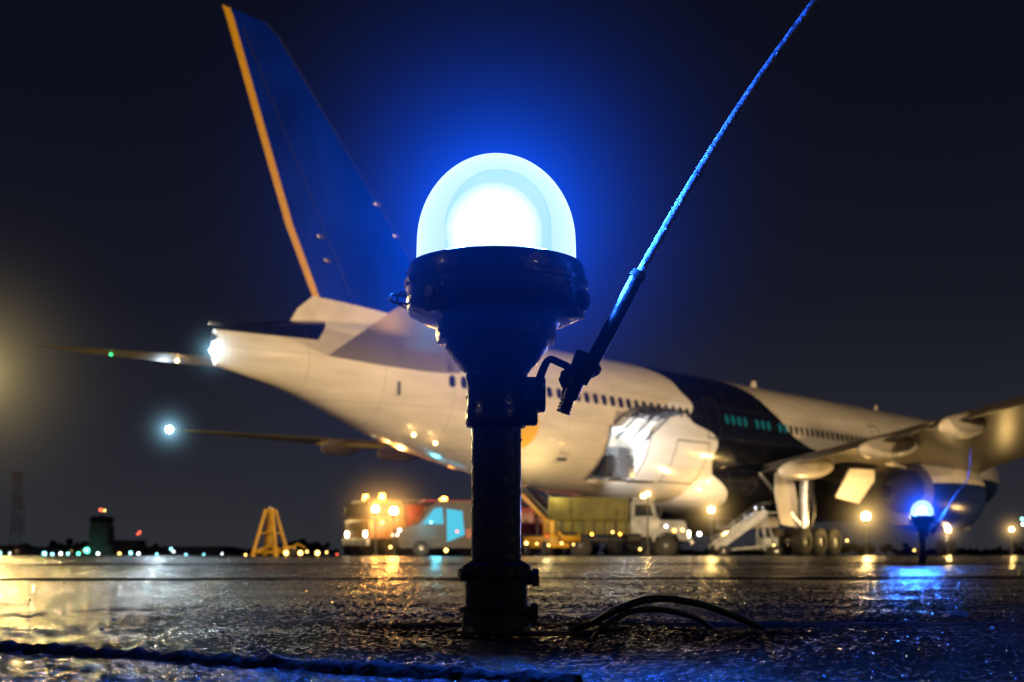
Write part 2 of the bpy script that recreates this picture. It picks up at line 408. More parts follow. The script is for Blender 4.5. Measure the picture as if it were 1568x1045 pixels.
t = bmesh.new(); bmesh.ops.create_icosphere(t, subdivisions=3, radius=0.012)
for v in t.verts: v.co *= 1+.35*mnoise.noise(v.co*160); v.co.z *= 0.38
st._add(t, 0, Matrix.Translation((0.43, 1.21, 0.002)))
st.done('gravel')

# ------------------------------------------------------------------ AIRCRAFT
TX, TY = -9.52, 41.16
AD = (0.672, 0.7406)
ANG = math.atan2(AD[1], AD[0])
air = empty('parked_airliner', (TX, TY, 0), ANG)
def aw(t, y, z):
    return Vector((TX+t*AD[0]-y*AD[1], TY+t*AD[1]+y*AD[0], z))

m, nt, out = new_mat('fuselage_livery'); fus_m = m
p = nt.nodes.new('ShaderNodeBsdfPrincipled'); tc = nt.nodes.new('ShaderNodeTexCoord'); sp = nt.nodes.new('ShaderNodeSeparateXYZ')
nt.links.new(tc.outputs['Object'], sp.inputs[0])
def M(op, a, b=None, c=None, clamp=False):
    n = nt.nodes.new('ShaderNodeMath'); n.operation = op; n.use_clamp = clamp
    for i, v in enumerate((a, b, c)):
        if v is None: continue
        if isinstance(v, (int, float)): n.inputs[i].default_value = v
        else: nt.links.new(v, n.inputs[i])
    return n.outputs[0]
def curve(inp, pts):
    n = nt.nodes.new('ShaderNodeFloatCurve'); c = n.mapping.curves[0]
    c.points[0].location = pts[0]; c.points[1].location = pts[-1]
    for q in pts[1:-1]: c.points.new(*q)
    n.mapping.update(); nt.links.new(inp, n.inputs['Value']); return n.outputs[0]
X = sp.outputs['X']; Z = sp.outputs['Z']
xn = M('DIVIDE', X, 70.0); zn = M('DIVIDE', Z, 10.0)
tl = curve(zn, [(0.0, .385), (.30, .372), (.43, .354), (.556, .349), (.60, .325), (.68, .329), (.74, .322), (.80, .318), (.87, .30), (1.0, .29)])
tr = curve(zn, [(0.0, 1.0), (.46, 1.0), (.50, .70), (.53, .50), (.57, .465), (.70, .433), (.84, .408), (.88, .39), (1.0, .37)])
dark = M('MULTIPLY', M('GREATER_THAN', xn, tl), M('LESS_THAN', xn, tr))
tailtop = M('MULTIPLY', M('LESS_THAN', X, M('MULTIPLY_ADD', Z, 0.9, -3.4)), M('GREATER_THAN', Z, 7.42))
dx = M('SUBTRACT', X, 12.1); dz = M('SUBTRACT', Z, 4.95)
disc = M('LESS_THAN', M('SQRT', M('ADD', M('MULTIPLY', dx, dx), M('MULTIPLY', dz, dz))), 0.85)
nz = nt.nodes.new('ShaderNodeTexNoise'); nz.inputs['Scale'].default_value = 0.8; nz.inputs['Detail'].default_value = 8
mp = nt.nodes.new('ShaderNodeMapping'); mp.inputs['Scale'].default_value = (0.5, 1, 2.5)
nt.links.new(tc.outputs['Object'], mp.inputs[0]); nt.links.new(mp.outputs[0], nz.inputs['Vector'])
def mix(f, a, b):
    n = nt.nodes.new('ShaderNodeMix'); n.data_type = 'RGBA'
    if isinstance(f, (int, float)): n.inputs[0].default_value = f
    else: nt.links.new(f, n.inputs[0])
    for k, v in ((6, a), (7, b)):
        if isinstance(v, tuple): n.inputs[k].default_value = (*v, 1)
        else: nt.links.new(v, n.inputs[k])
    return n.outputs[2]
white = mix(nz.outputs['Fac'], (0.48, 0.44, 0.39), (0.86, 0.83, 0.77))
belly_tone = M('MULTIPLY', M('DIVIDE', M('SUBTRACT', 4.6, Z), 2.6, clamp=True), M('MULTIPLY_ADD', nz.outputs['Fac'], 0.9, 0.05))  # darker and browner towards the belly, broken up by noise
white = mix(belly_tone, white, (0.30, 0.24, 0.18))
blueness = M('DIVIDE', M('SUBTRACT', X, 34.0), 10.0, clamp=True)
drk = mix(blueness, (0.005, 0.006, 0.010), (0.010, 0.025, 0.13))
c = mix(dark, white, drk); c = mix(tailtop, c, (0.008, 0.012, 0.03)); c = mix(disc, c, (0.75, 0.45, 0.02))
fr = M('FRACT', M('DIVIDE', X, 2.9)); se = M('LESS_THAN', fr, 0.008)
fr2 = M('FRACT', M('DIVIDE', M('ADD', Z, 0.35), 1.45)); se2 = M('LESS_THAN', fr2, 0.012)
seam_f = M('MULTIPLY', M('MAXIMUM', se, se2), 0.4)
c = mix(seam_f, c, (0.10, 0.09, 0.08))
nt.links.new(c, p.inputs['Base Color']); p.inputs['Roughness'].default_value = 0.22; p.inputs['Coat Weight'].default_value = 0.8
p.inputs['Coat Roughness'].default_value = 0.05
bp = nt.nodes.new('ShaderNodeBump'); bp.inputs['Strength'].default_value = 0.35; bp.inputs['Distance'].default_value = 0.05
nt.links.new(nz.outputs['Fac'], bp.inputs['Height']); nt.links.new(bp.outputs['Normal'], p.inputs['Normal'])
nt.links.new(p.outputs[0], out.inputs['Surface'])

white_p = paint('white_aircraft_paint', (0.66, 0.61, 0.54), 0.3, var=0.2, scale=0.9, coat=.4)
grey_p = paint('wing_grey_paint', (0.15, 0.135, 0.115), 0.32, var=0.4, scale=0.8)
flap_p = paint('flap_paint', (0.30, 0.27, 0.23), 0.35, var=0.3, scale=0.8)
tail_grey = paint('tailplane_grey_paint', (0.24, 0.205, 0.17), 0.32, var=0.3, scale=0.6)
port_lit_yel = paint('port_floodlit_yellow', (0.62, 0.50, 0.08), 0.35, var=0.2, scale=0.8)  # port surfaces: yellow flood light painted into the base colour
blue_p = paint('fin_blue_paint', (0.0012, 0.020, 0.34), 0.26, var=0.5, scale=0.3, coat=.2)
yel_p = paint('fin_yellow_paint', (0.62, 0.33, 0.003), 0.4, var=0.1)
alu = paint('bare_metal', (0.45, 0.47, 0.5), 0.25, metal=0.9, var=0.2)
navy = paint('navy_cowl_paint', (0.008, 0.02, 0.11), 0.28, var=0.2)
rubber = paint('tyre_rubber', (0.012, 0.012, 0.012), 0.7)
dkmetal = paint('dark_metal', (0.05, 0.05, 0.055), 0.4, metal=0.6)
interior = paint('cargo_hold_lining', (0.55, 0.56, 0.55), 0.6)

FS = [(-0.3, .14, 7.48, 6.25), (0.8, .36, 7.75, 6.05), (2.4, .78, 8.08, 5.74), (5.0, 1.38, 8.42, 4.97), (7.5, 1.9, 8.6, 4.2), (11.5, 2.5, 8.74, 3.4),
      (14.8, 2.86, 8.75, 2.93), (18, 3.04, 8.75, 2.65), (21, 3.1, 8.75, 2.55), (30, 3.1, 8.75, 2.55), (40, 3.1, 8.75, 2.55), (50, 3.1, 8.75, 2.55), (54.5, 3.06, 8.68, 2.57),
      (57.5, 2.82, 8.28, 2.72), (60, 2.35, 7.45, 3.02), (61.8, 1.8, 6.75, 3.42), (63.0, 1.1, 6.0, 3.95), (63.55, .5, 5.4, 4.5), (63.7, .02, 4.98, 4.93)]
def fs(t):
    n = len(FS)
    for i in range(n-1):
        if t <= FS[i+1][0] or i == n-2:
            a, b = FS[i], FS[i+1]; h = b[0]-a[0]; u = max(0, min(1, (t-a[0])/h))
            def sl(k, q):
                if k == 0: return (FS[1][q]-FS[0][q])/(FS[1][0]-FS[0][0])
                if k == n-1: return (FS[-1][q]-FS[-2][q])/(FS[-1][0]-FS[-2][0])
                d0 = (FS[k][q]-FS[k-1][q])/(FS[k][0]-FS[k-1][0]); d1 = (FS[k+1][q]-FS[k][q])/(FS[k+1][0]-FS[k][0])
                return 0 if d0*d1 <= 0 else 2*d0*d1/(d0+d1)
            r = []
            for q in (1, 2, 3):
                m0, m1 = sl(i, q)*h, sl(i+1, q)*h
                r.append((2*u**3-3*u*u+1)*a[q]+(u**3-2*u*u+u)*m0+(-2*u**3+3*u*u)*b[q]+(u**3-u*u)*m1)
            return r
def fpt(t, a, off=0.0):
    wd, zt, zb = fs(t); zc = (zt+zb)/2; h = (zt-zb)/2
    return Vector((t, -(wd+off)*math.cos(a), zc+(h+off)*math.sin(a)))
def ang_for_z(t, z):
    wd, zt, zb = fs(t); return math.asin(max(-1, min(1, (z-(zt+zb)/2)/((zt-zb)/2))))

b = MB([fus_m, interior])
ts = [-0.3+0.5*i for i in range(0, 110)]; ts = [t for t in ts if t < 54] + [54+0.3*i for i in range(0, 30)] + [62.8, 63.0, 63.2, 63.35, 63.45, 63.55, 63.62, 63.66, 63.7]
ts = sorted(set(round(t, 3) for t in ts if t <= 63.7)); SEG = 72
rings = [[b.bm.verts.new(fpt(t, 2*math.pi*k/SEG)) for k in range(SEG)] for t in ts]
for i in range(len(rings)-1):
    for k in range(SEG):
        q = (k+1) % SEG; b.bm.faces.new([rings[i][k], rings[i+1][k], rings[i+1][q], rings[i][q]])
b.bm.faces.new(rings[0]); b.bm.faces.new(rings[-1])
fus = b.done('fuselage', parent=air)
cb = MB([interior, interior]); cb.box((18.3, -2.6, 4.3), (2.6, 2.6, 2.15), 0); cut = cb.done('cutter', parent=air)
md = fus.modifiers.new('hatch', 'BOOLEAN'); md.operation = 'DIFFERENCE'; md.object = cut; md.solver = 'EXACT'
try: md.material_mode = 'TRANSFER'
except Exception: pass
bpy.context.view_layer.update()
dg = bpy.context.evaluated_depsgraph_get(); nm = bpy.data.meshes.new_from_object(fus.evaluated_get(dg))
fus.modifiers.clear(); fus.data = nm
bpy.data.objects.remove(cut)
b = MB([white_p, dkmetal, interior, alu])
for z0, z1, t0, t1 in ((3.2, 5.4, 16.92, 17.02), (3.2, 5.4, 19.58, 19.68)):
    for k in range(10):
        za = z0+(z1-z0)*k/10; zb = z0+(z1-z0)*(k+1)/10
        b.quad([fpt(t0, ang_for_z(t0, za), .02), fpt(t1, ang_for_z(t1, za), .02), fpt(t1, ang_for_z(t1, zb), .02), fpt(t0, ang_for_z(t0, zb), .02)], 1)
prof = [(-3.10, 5.42), (-3.55, 5.75), (-4.05, 5.95), (-4.60, 6.00), (-5.05, 5.92)]
for i in range(len(prof)-1):
    (ya, za), (yb, zb) = prof[i], prof[i+1]
    for o, mt in ((0, 2), (0.12, 0)):
        b.quad([(17.05, ya, za+o), (19.55, ya, za+o), (19.55, yb, zb+o), (17.05, yb, zb+o)], mt)
    for tt in (17.05, 19.55): b.quad([(tt, ya, za), (tt, ya, za+.12), (tt, yb, zb+.12), (tt, yb, zb)], 1)
for tt in (17.3, 18.3, 19.3): b.cyl((tt, -3.0, 4.9), (tt, -4.3, 5.9), .05, None, 1, 8)
for tt in (17.4, 18.0, 18.6, 19.2): b.box((tt, -4.0, 5.84), (.08, 1.9, .12), 1, .01, rot=(-.12, 0, 0))
for yy in (-3.6, -4.3): b.box((18.3, yy, 5.78 if yy > -4 else 5.92), (2.4, .07, .1), 1, .01)
b.box((18.6, -2.1, 4.0), (1.2, 0.9, 1.3), 3, .06)
b.box((17.5, -2.2, 3.8), (.5, .8, .9), 1, .06)
b.box((18.3, -3.0, 3.17), (2.5, .5, .06), 1)
b.done('cargo_door', parent=air)
light('hold_light', 'POINT', (18.3, -2.6, 5.1), (0.9, 0.97, 1.0), 70, 0.1, parent=air)

wlit = emis('cabin_window_teal', (0.02, 0.22, 0.20), 0.4)
wdk = paint('cabin_window_dark', (0.01, 0.012, 0.015), 0.3)
b = MB([wdk, wlit, dkmetal])
t = 8.6
while t < 58:
    for side in (1, -1):
        if any(abs(t-d) < .8 for d in (10.9, 24.5, 41, 55.2)): continue
        z0 = 6.45-0.008*max(0, t-13)
        pts = []
        for k in range(12):
            an = 2*math.pi*k/12; cx = math.copysign(abs(math.cos(an))**.6, math.cos(an))*.15; cz = math.copysign(abs(math.sin(an))**.6, math.sin(an))*.22
            q = fpt(t+cx, ang_for_z(t+cx, z0+cz), .012); q.y *= side; pts.append(q)
        b.quad(pts, 1 if (24.5 < t < 31.5 and random.random() < .85) else 0)
    t += 0.533
def outline(t0, t1, z0, z1, wd=.055):
    for (ta, tb, za, zb) in ((t0, t0+wd, z0, z1), (t1-wd, t1, z0, z1)):
        for k in range(8):
            zz, z2 = za+(zb-za)*k/8, za+(zb-za)*(k+1)/8
            b.quad([fpt(ta, ang_for_z(ta, zz), .01), fpt(tb, ang_for_z(tb, zz), .01), fpt(tb, ang_for_z(tb, z2), .01), fpt(ta, ang_for_z(ta, z2), .01)], 2)
    for zz in (z0, z1):
        for k in range(4):
            ta = t0+(t1-t0)*k/4; tb = t0+(t1-t0)*(k+1)/4
            b.quad([fpt(ta, ang_for_z(ta, zz), .012), fpt(tb, ang_for_z(tb, zz), .012), fpt(tb, ang_for_z(tb, zz+wd), .012), fpt(ta, ang_for_z(ta, zz+wd), .012)], 2)
for t0 in (10.4, 24.0, 40.5, 54.7): outline(t0, t0+1.05, 5.35, 7.2)
outline(21.6, 24.2, 3.3, 5.1, .05); outline(46, 48.7, 3.3, 5.2)
for k in range(3):
    t0 = 60.0+k*.62
    for side in (1, -1):
        P = [fpt(t0, ang_for_z(t0, fs(t0)[1]-1.15), .02), fpt(t0+.55, ang_for_z(t0+.55, fs(t0+.55)[1]-1.0), .02), fpt(t0+.55, ang_for_z(t0+.55, fs(t0+.55)[1]-.35), .02), fpt(t0, ang_for_z(t0, fs(t0)[1]-.35), .02)]
        for q in P: q.y *= side
        b.quad(P, 0)
b.done('windows_and_doors', parent=air)

b = MB([dkmetal, white_p, alu, fus_m])
b.cyl((-0.35, 0, 7.15), (0.1, 0, 7.15), .13, .16, 0, 16)
b.box((-0.25, 0, 7.62), (.5, .05, .12), 2, .02)
b.box((6.3, -1.72, 6.0), (.06, .08, .5), 0, .02)
b.box((12.8, -2.72, 5.9), (.06, .08, .4), 0, .02)
b.box((14.5, -2.4, 3.9), (.5, .1, .12), 0, .02)
b.box((33, 0, 8.95), (.7, .06, .4), 1, .03, taper=(.5, .6)); b.box((47, 0, 8.93), (.5, .05, .4), 1, .03, taper=(.5, .6))
b.box((20, 0, 8.92), (.4, .05, .35), 1, .03, taper=(.5, .6))
fr_ = [(23.6, .2, .3), (24.6, 2.2, 1.0), (26.5, 3.1, 1.35), (30, 3.55, 1.6), (36, 3.7, 1.65), (42, 3.5, 1.5), (46, 2.8, 1.1), (48, .4, .3)]
RR = []
for (t, wd, h) in fr_:
    RR.append([b.bm.verts.new((t, wd*math.copysign(abs(math.cos(2*math.pi*k/40))**.8, math.cos(2*math.pi*k/40)), 3.45+h*math.copysign(abs(math.sin(2*math.pi*k/40))**.8, math.sin(2*math.pi*k/40)))) for k in range(40)])
for i in range(len(RR)-1):
    for k in range(40):
        f = b.bm.faces.new([RR[i][k], RR[i+1][k], RR[i+1][(k+1) % 40], RR[i][(k+1) % 40]]); f.material_index = 3
b.bm.faces.new(RR[0]).material_index = 3; b.bm.faces.new(RR[-1]).material_index = 3
b.done('fairings', parent=air, sharp=60)

def airfoil(x):
    return 5*(0.2969*math.sqrt(max(x, 0))-0.126*x-0.3516*x*x+0.2843*x**3-0.1036*x**4)
def surface(name, secs, mats, le_w, te_w, vert=False, sub=6):
    b = MB(mats); full = []
    for i in range(len(secs)-1):
        for k in range(sub):
            u = k/sub; A, B_ = secs[i], secs[i+1]
            full.append((Vector(A[0]).lerp(Vector(B_[0]), u), Vector(A[1]).lerp(Vector(B_[1]), u), A[2]*(1-u)+B_[2]*u))
    full.append((Vector(secs[-1][0]), Vector(secs[-1][1]), secs[-1][2]))
    rings = []
    axis = Vector((0, 1, 0)) if vert else Vector((0, 0, 1))
    for (le, te, th) in full:
        c = (te-le).length; fl = min(.3, le_w/c); ft = 1-min(.3, te_w/c)
        xs = [0, fl*.15, fl*.5, fl] + [fl+(ft-fl)*k/9 for k in range(1, 9)] + [ft, (ft+1)/2, 1.0]
        up = [le.lerp(te, x)+axis*airfoil(x)*th*c for x in xs]; lo = [le.lerp(te, x)-axis*airfoil(x)*th*c*(1 if vert else .7) for x in xs[1:-1]][::-1]
        rings.append([b.bm.verts.new(q) for q in up+lo])
    n = len(rings[0]); nx = 15
    for i in range(len(rings)-1):
        for k in range(n):
            q = (k+1) % n
            f = b.bm.faces.new([rings[i][k], rings[i][q], rings[i+1][q], rings[i+1][k]])
            kk = k if k < nx-1 else (n-1-k)
            f.material_index = 0 if kk < 3 else (2 if kk >= 12 else 1)
    b.bm.faces.new(rings[0]).material_index = 1; b.bm.faces.new(rings[-1]).material_index = 1
    return b.done(name, parent=air, sharp=50)
surface('fin', [((10.6, 0, 8.5), (3.75, 0, 9.15), .11), ((8.35, 0, 11.3), (2.6, 0, 11.4), .10), ((6.5, 0, 13.3), (1.75, 0, 13.6), .10), ((2.35, 0, 17.75), (0.12, 0, 17.9), .10), ((1.9, 0, 18.05), (0.0, 0, 18.12), .05)],
        [alu, blue_p, yel_p], .16, .30, vert=True)
surface('fin_base', [((12.8, 0, 8.55), (2.7, 0, 8.0), .10), ((10.6, 0, 8.85), (3.1, 0, 8.6), .11), ((8.5, 0, 9.2), (3.78, 0, 9.14), .11)], [white_p, white_p, white_p], .2, .3, vert=True)
b = MB([dkmetal, alu])
for s in (-1, 1):
    P0 = Vector((5.2, s*.36, 9.3)); P1 = Vector((.75, s*.10, 17.6))
    b.cyl(P0, P1, .012, None, 0, 6)
    for (t_, z_, y_) in ((6.6, 12.9, .22), (7.5, 11.9, .25), (4.2, 10.4, .30), (3.9, 11.2, .27)):
        b.sph((t_, s*y_, z_), .1, 1, sc=(1.8, .6, .8), u=10, v=8)
b.done('rudder_details', parent=air)
for sgn, nm_ in ((-1, 'starboard'), (1, 'port')):
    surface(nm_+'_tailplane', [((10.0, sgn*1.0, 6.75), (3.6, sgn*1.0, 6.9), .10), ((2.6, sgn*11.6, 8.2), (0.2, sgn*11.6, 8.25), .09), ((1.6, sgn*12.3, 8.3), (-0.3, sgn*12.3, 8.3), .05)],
            [alu, tail_grey if sgn < 0 else port_lit_yel, port_lit_yel if sgn > 0 else tail_grey], .2, .9)  # port side takes the yellow with the light painted in
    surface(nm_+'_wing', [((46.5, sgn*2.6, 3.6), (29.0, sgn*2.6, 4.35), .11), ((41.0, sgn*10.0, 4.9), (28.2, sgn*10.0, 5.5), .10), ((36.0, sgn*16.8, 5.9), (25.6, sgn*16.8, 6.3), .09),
                          ((27.4, sgn*28.2, 7.2), (21.9, sgn*28.2, 7.4), .08), ((21.0, sgn*32.0, 7.7), (18.6, sgn*32.2, 7.7), .06)], [alu, grey_p if sgn < 0 else port_lit_yel, flap_p if sgn < 0 else port_lit_yel], .4, 1.2, sub=8)
    def seg_pt(L):
        K = [(2.6, 29.0, 4.35), (10, 28.2, 5.5), (16.8, 25.6, 6.3), (28.2, 21.9, 7.4)]
        for i in range(3):
            if L <= K[i+1][0]:
                u = (L-K[i][0])/(K[i+1][0]-K[i][0]); return (K[i][1]*(1-u)+K[i+1][1]*u, K[i][2]*(1-u)+K[i+1][2]*u)
    for (La, Lb, ch) in ((3.6, 9.4, 1.5), (9.9, 11.6, 1.2), (12.0, 17.0, 1.15), (17.4, 23.5, .9)):
        ta, za = seg_pt(La); tb_, zb = seg_pt(Lb)
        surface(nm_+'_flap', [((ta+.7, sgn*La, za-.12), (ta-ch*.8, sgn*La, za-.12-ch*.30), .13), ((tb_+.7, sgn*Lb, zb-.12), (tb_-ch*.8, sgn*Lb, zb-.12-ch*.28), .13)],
                [flap_p, flap_p, alu] if sgn < 0 else [port_lit_yel]*3, .2, .1, sub=2)
    b = MB([white_p, navy, dkmetal, alu])
    for L, tt, z, ln in ((5.4, 28.4, 4.25, 2.6), (9.6, 28.2, 5.0, 2.9), (13.6, 26.6, 5.55, 2.4), (18.6, 24.8, 6.1, 1.9), (22.8, 23.8, 6.6, 1.5)):
        b.sph((tt+.4, sgn*L, z-.15), 1, 0, sc=(ln, .38, .52), rot=(0, -.10, 0), u=24, v=14)
    ex, ey, ez = 34.6, sgn*7.3, 3.15
    prof = [(0.35, -1.6), (.62, -.6), (.95, -.2), (1.05, 0.3), (1.50, .3), (1.62, .3), (1.85, 1.6), (1.98, 3.2), (1.98, 5.0), (1.85, 6.2), (1.70, 6.5), (1.58, 6.3), (1.55, 5.4), (.5, 5.2), (.02, 5.9)]
    t_ = MB([white_p]); t_.lathe(prof, seg=48); tb = t_.bm.copy(); t_.bm.free()
    Mx = Matrix.Translation((ex, ey, ez)) @ Euler((0, math.pi/2, 0)).to_matrix().to_4x4()
    bmesh.ops.transform(tb, matrix=Mx, verts=tb.verts)
    vm = {v: b.bm.verts.new(v.co) for v in tb.verts}
    for f in tb.faces:
        cx = f.calc_center_median()
        mt = 2 if cx.x < ex+.35 or cx.x > ex+6.4 else 1
        if cx.z > ez+.55 and mt == 1 and cx.x > ex+.35: mt = 0
        b.bm.faces.new([vm[v] for v in f.verts]).material_index = mt
    tb.free()
    b.box((37.3, ey, 4.75), (8.0, .5, 1.3), 0, .15, rot=(0, .08, 0))
    gx, gy = 29.8, sgn*4.7
    b.cyl((gx, gy, 1.2), (gx+.3, gy-.1*sgn, 4.4), .22, .26, 3, 16)
    b.cyl((gx, gy, 1.3), (gx-1.6, gy-1.5*sgn, 4.0), .09, None, 3, 10)
    b.cyl((gx+.2, gy, 2.2), (gx+2.0, gy-.6*sgn, 3.9), .10, None, 3, 10)
    b.cyl((gx-1.5, gy, .68), (gx+1.5, gy, .68), .16, None, 3, 12)
    for k in range(3): b.tube([(gx+.1*k, gy-.25, 1.2), (gx+.25+.1*k, gy-.35, 2.2), (gx+.15+.1*k, gy-.2, 3.6)], .03, 2, 6)
    b.done(nm_+'_engine_and_fairings', parent=air)
    b = MB([rubber, alu, white_p, dkmetal])
    for dxw in (-1.45, 0, 1.45):
        b.cyl((gx+dxw, gy-.7, .68), (gx+dxw, gy+.7, .68), .08, None, 3, 8)
        for dy in (-.7, .7):
            c0 = Vector((gx+dxw, gy+dy, .68))
            prof = [(.25, -.26), (.55, -.26), (.64, -.2), (.67, -.08), (.67, .08), (.64, .2), (.55, .26), (.25, .26)]
            tq = MB([rubber]); tq.lathe(prof, seg=28); tb = tq.bm.copy(); tq.bm.free()
            b._add(tb, 0, Matrix.Translation(c0) @ Euler((math.pi/2, 0, 0)).to_matrix().to_4x4())
            b.cyl(c0+Vector((0, -.2, 0)), c0+Vector((0, .2, 0)), .27, None, 1, 16)
    def plate(poly, org, rz, tilt, thick=.07, mt=2):
        tt = MB([white_p]); tt.prism(poly, -thick/2, thick/2, 0); q = tt.bm.copy(); tt.bm.free()
        bmesh.ops.recalc_face_normals(q, faces=q.faces[:])
        b._add(q, mt, Matrix.Translation(org) @ Euler((tilt, 0, rz)).to_matrix().to_4x4())
    plate([(-.75, -1.35), (.55, -1.5), (.85, -.2), (.7, 1.15), (-.6, 1.15), (-.85, .2)], (gx-.7, gy-.55*sgn, 2.85), .1*sgn, .16*sgn)
    plate([(-1.0, -.55), (.6, -.85), (1.1, .4), (.9, .95), (-.7, .95)], (gx+2.4, gy+1.4*sgn, 3.35), .35*sgn, -.45*sgn)
    plate([(-1.3, -.7), (1.2, -.6), (1.3, .6), (-1.3, .6)], (gx+2.6, 1.0*sgn, 2.1), 0, .1*sgn)
    b.done(nm_+'_landing_gear', parent=air)
b = MB([rubber, alu, white_p, dkmetal])
b.cyl((57.2, 0, .55), (57.5, 0, 3.1), .14, .18, 1, 14)
for dy in (-.33, .33):
    b.cyl((57.2, dy-.16, .54), (57.2, dy+.16, .54), .54, None, 0, 24); b.cyl((57.2, dy-.17, .54), (57.2, dy+.17, .54), .22, None, 1, 14)
for dy in (-.75, .75): b.box((58.3, dy, 2.2), (2.0, .05, .9), 2, .02)
b.cyl((57.3, 0, 1.8), (59.0, 0, 2.9), .07, None, 1, 8)
b.done('nose_gear', parent=air)

strobe = emis('strobe_white', (0.8, 0.95, 1.0), 60)
ylw_l = emis('small_lamp_warm', (1.0, 0.62, 0.2), 25)
b = MB([strobe, ylw_l, emis('nav_green', (.05, 1, .3), 4)])
b.sph((-0.35, 0, 6.72), .10, 0, u=12, v=8)
b.sph((18.6, 32.3, 7.72), .18, 0, u=12, v=8)
b.sph((2.3, 6.2, 7.35), .06, 1, u=8, v=6)
b.sph((1.2, 9.0, 7.75), .05, 2, u=8, v=6)
b.sph((7.4, -1.3, 4.45), .06, 1, u=8, v=6); b.sph((8.4, -1.4, 4.2), .06, 1, u=8, v=6)
b.done('navigation_lights', parent=air)
light('tail_strobe', 'POINT', (-0.9, -.25, 6.72), (0.70, 0.88, 1.0), 150, .10, parent=air)
light('wingtip_strobe', 'POINT', (18.0, 32.8, 7.8), (0.70, 0.88, 1.0), 900, .15, parent=air)
glow_volume('strobe_glow_volume', (-0.35, 0, 6.72), 1.6, (.35, .75, 1.0), 0.06, air, 3)  # glow around the strobes is emitted by these balls
glow_volume('strobe_glow_volume', (18.6, 32.3, 7.72), 3.0, (.35, .75, 1.0), 0.075, air, 3)

# ------------------------------------------------------------------ floodlight masts
fl_em = emis('floodlamp', (1.0, 0.80, 0.45), 60)
mast_m = paint('galvanised_mast', (0.3, 0.3, 0.3), .5, metal=.5)
def mast(loc, h, aim, power, spot=110, col=(1.0, .68, .33), radius=.6):
    par = empty('floodlight_mast', loc)
    b = MB([mast_m, fl_em, dkmetal])
    b.cyl((0, 0, 0), (0, 0, h), .16, .09, 0, 16); b.cyl((0, 0, 0), (0, 0, .4), .3, .25, 0, 16)
    d = (Vector(aim)-Vector((loc[0], loc[1], h))); d.z = 0; d.normalize(); sd = Vector((-d.y, d.x, 0))
    az = math.atan2(d.y, d.x)
    b.box((0, 0, h+.05), (.12, 2.6, .12), 0, .02, rot=(0, 0, az))
    for k in (-1, -.33, .33, 1):
        c0 = sd*k*1.1+Vector((0, 0, h+.05))+d*.2
        b.box(c0, (.25, .5, .42), 2, .03, rot=(0, .35, az)); b.box(c0+d*.14-Vector((0, 0, .05)), (.04, .44, .36), 1, 0, rot=(0, .35, az))
    b.done('mast_and_heads', parent=par)
    a = Vector(aim)-Vector(loc)
    light('floodlight', 'SPOT', (d.x*.8, d.y*.8, h), col, power, radius, parent=par, aim=(a.x, a.y, a.z), spot=spot)
    return par
mast((22, -16, 0), 12, (4, 53, 5.6), 92000, 48, radius=.4)
mast((44, -4, 0), 9, (12, 58, 5.2), 84000, 50, radius=.4)
mast((-24, -6, 0), 12, (-4, 46, 9), 36000, 42, radius=.4)
fm = mast((-35.6, 82, 0), 11.9, (0, 0, 0), 30000, 150, (1.0, .70, .24), .5)
glow_volume('flood_glow_volume', (.5, -1, 11.9), 14, (1.0, .76, .30), 0.036, fm, 2.6)  # warm glow by the flood heads, imitated with an emissive ball

# ------------------------------------------------------------------ vehicles
glass = paint('vehicle_glass', (0.02, 0.025, 0.03), .08)
v_white = paint('vehicle_white', (.36, .39, .44), .35, var=.35, scale=2)
v_red = paint('vehicle_red', (.20, .006, .005), .35, var=.4, scale=2)
v_yg = paint('tarpaulin_olive_yellow', (.11, .105, .016), .6, var=.4, scale=2)
v_yel = paint('equipment_yellow', (.50, .28, .008), .45, var=.3, scale=3)
v_blk = paint('chassis_black', (.012, .012, .013), .5)
v_cream = paint('vehicle_cream', (.36, .20, .08), .4, var=.4, scale=2)
amber = emis('beacon_amber', (1, .38, .04), 30); headl = emis('headlamp', (1, .85, .55), 14); tail_r = emis('tail_lamp_red', (1, .03, .02), 5)
cyan_l = emis('cyan_lamp', (.12, .75, 1), 0.8)
VM = [v_white, v_red, v_yg, v_blk, glass, rubber, alu, amber, headl, tail_r, v_yel, cyan_l, v_cream]
def wheel(b, x, y, r=.46, w_=.28):
    b.cyl((x, y-w_/2, r), (x, y+w_/2, r), r, None, 5, 28); b.cyl((x, y-w_/2-.01, r), (x, y+w_/2+.01, r), r*.52, None, 3, 18)
    b.cyl((x, y-w_/2-.04, r), (x, y+w_/2+.04, r), r*.18, None, 6, 10)

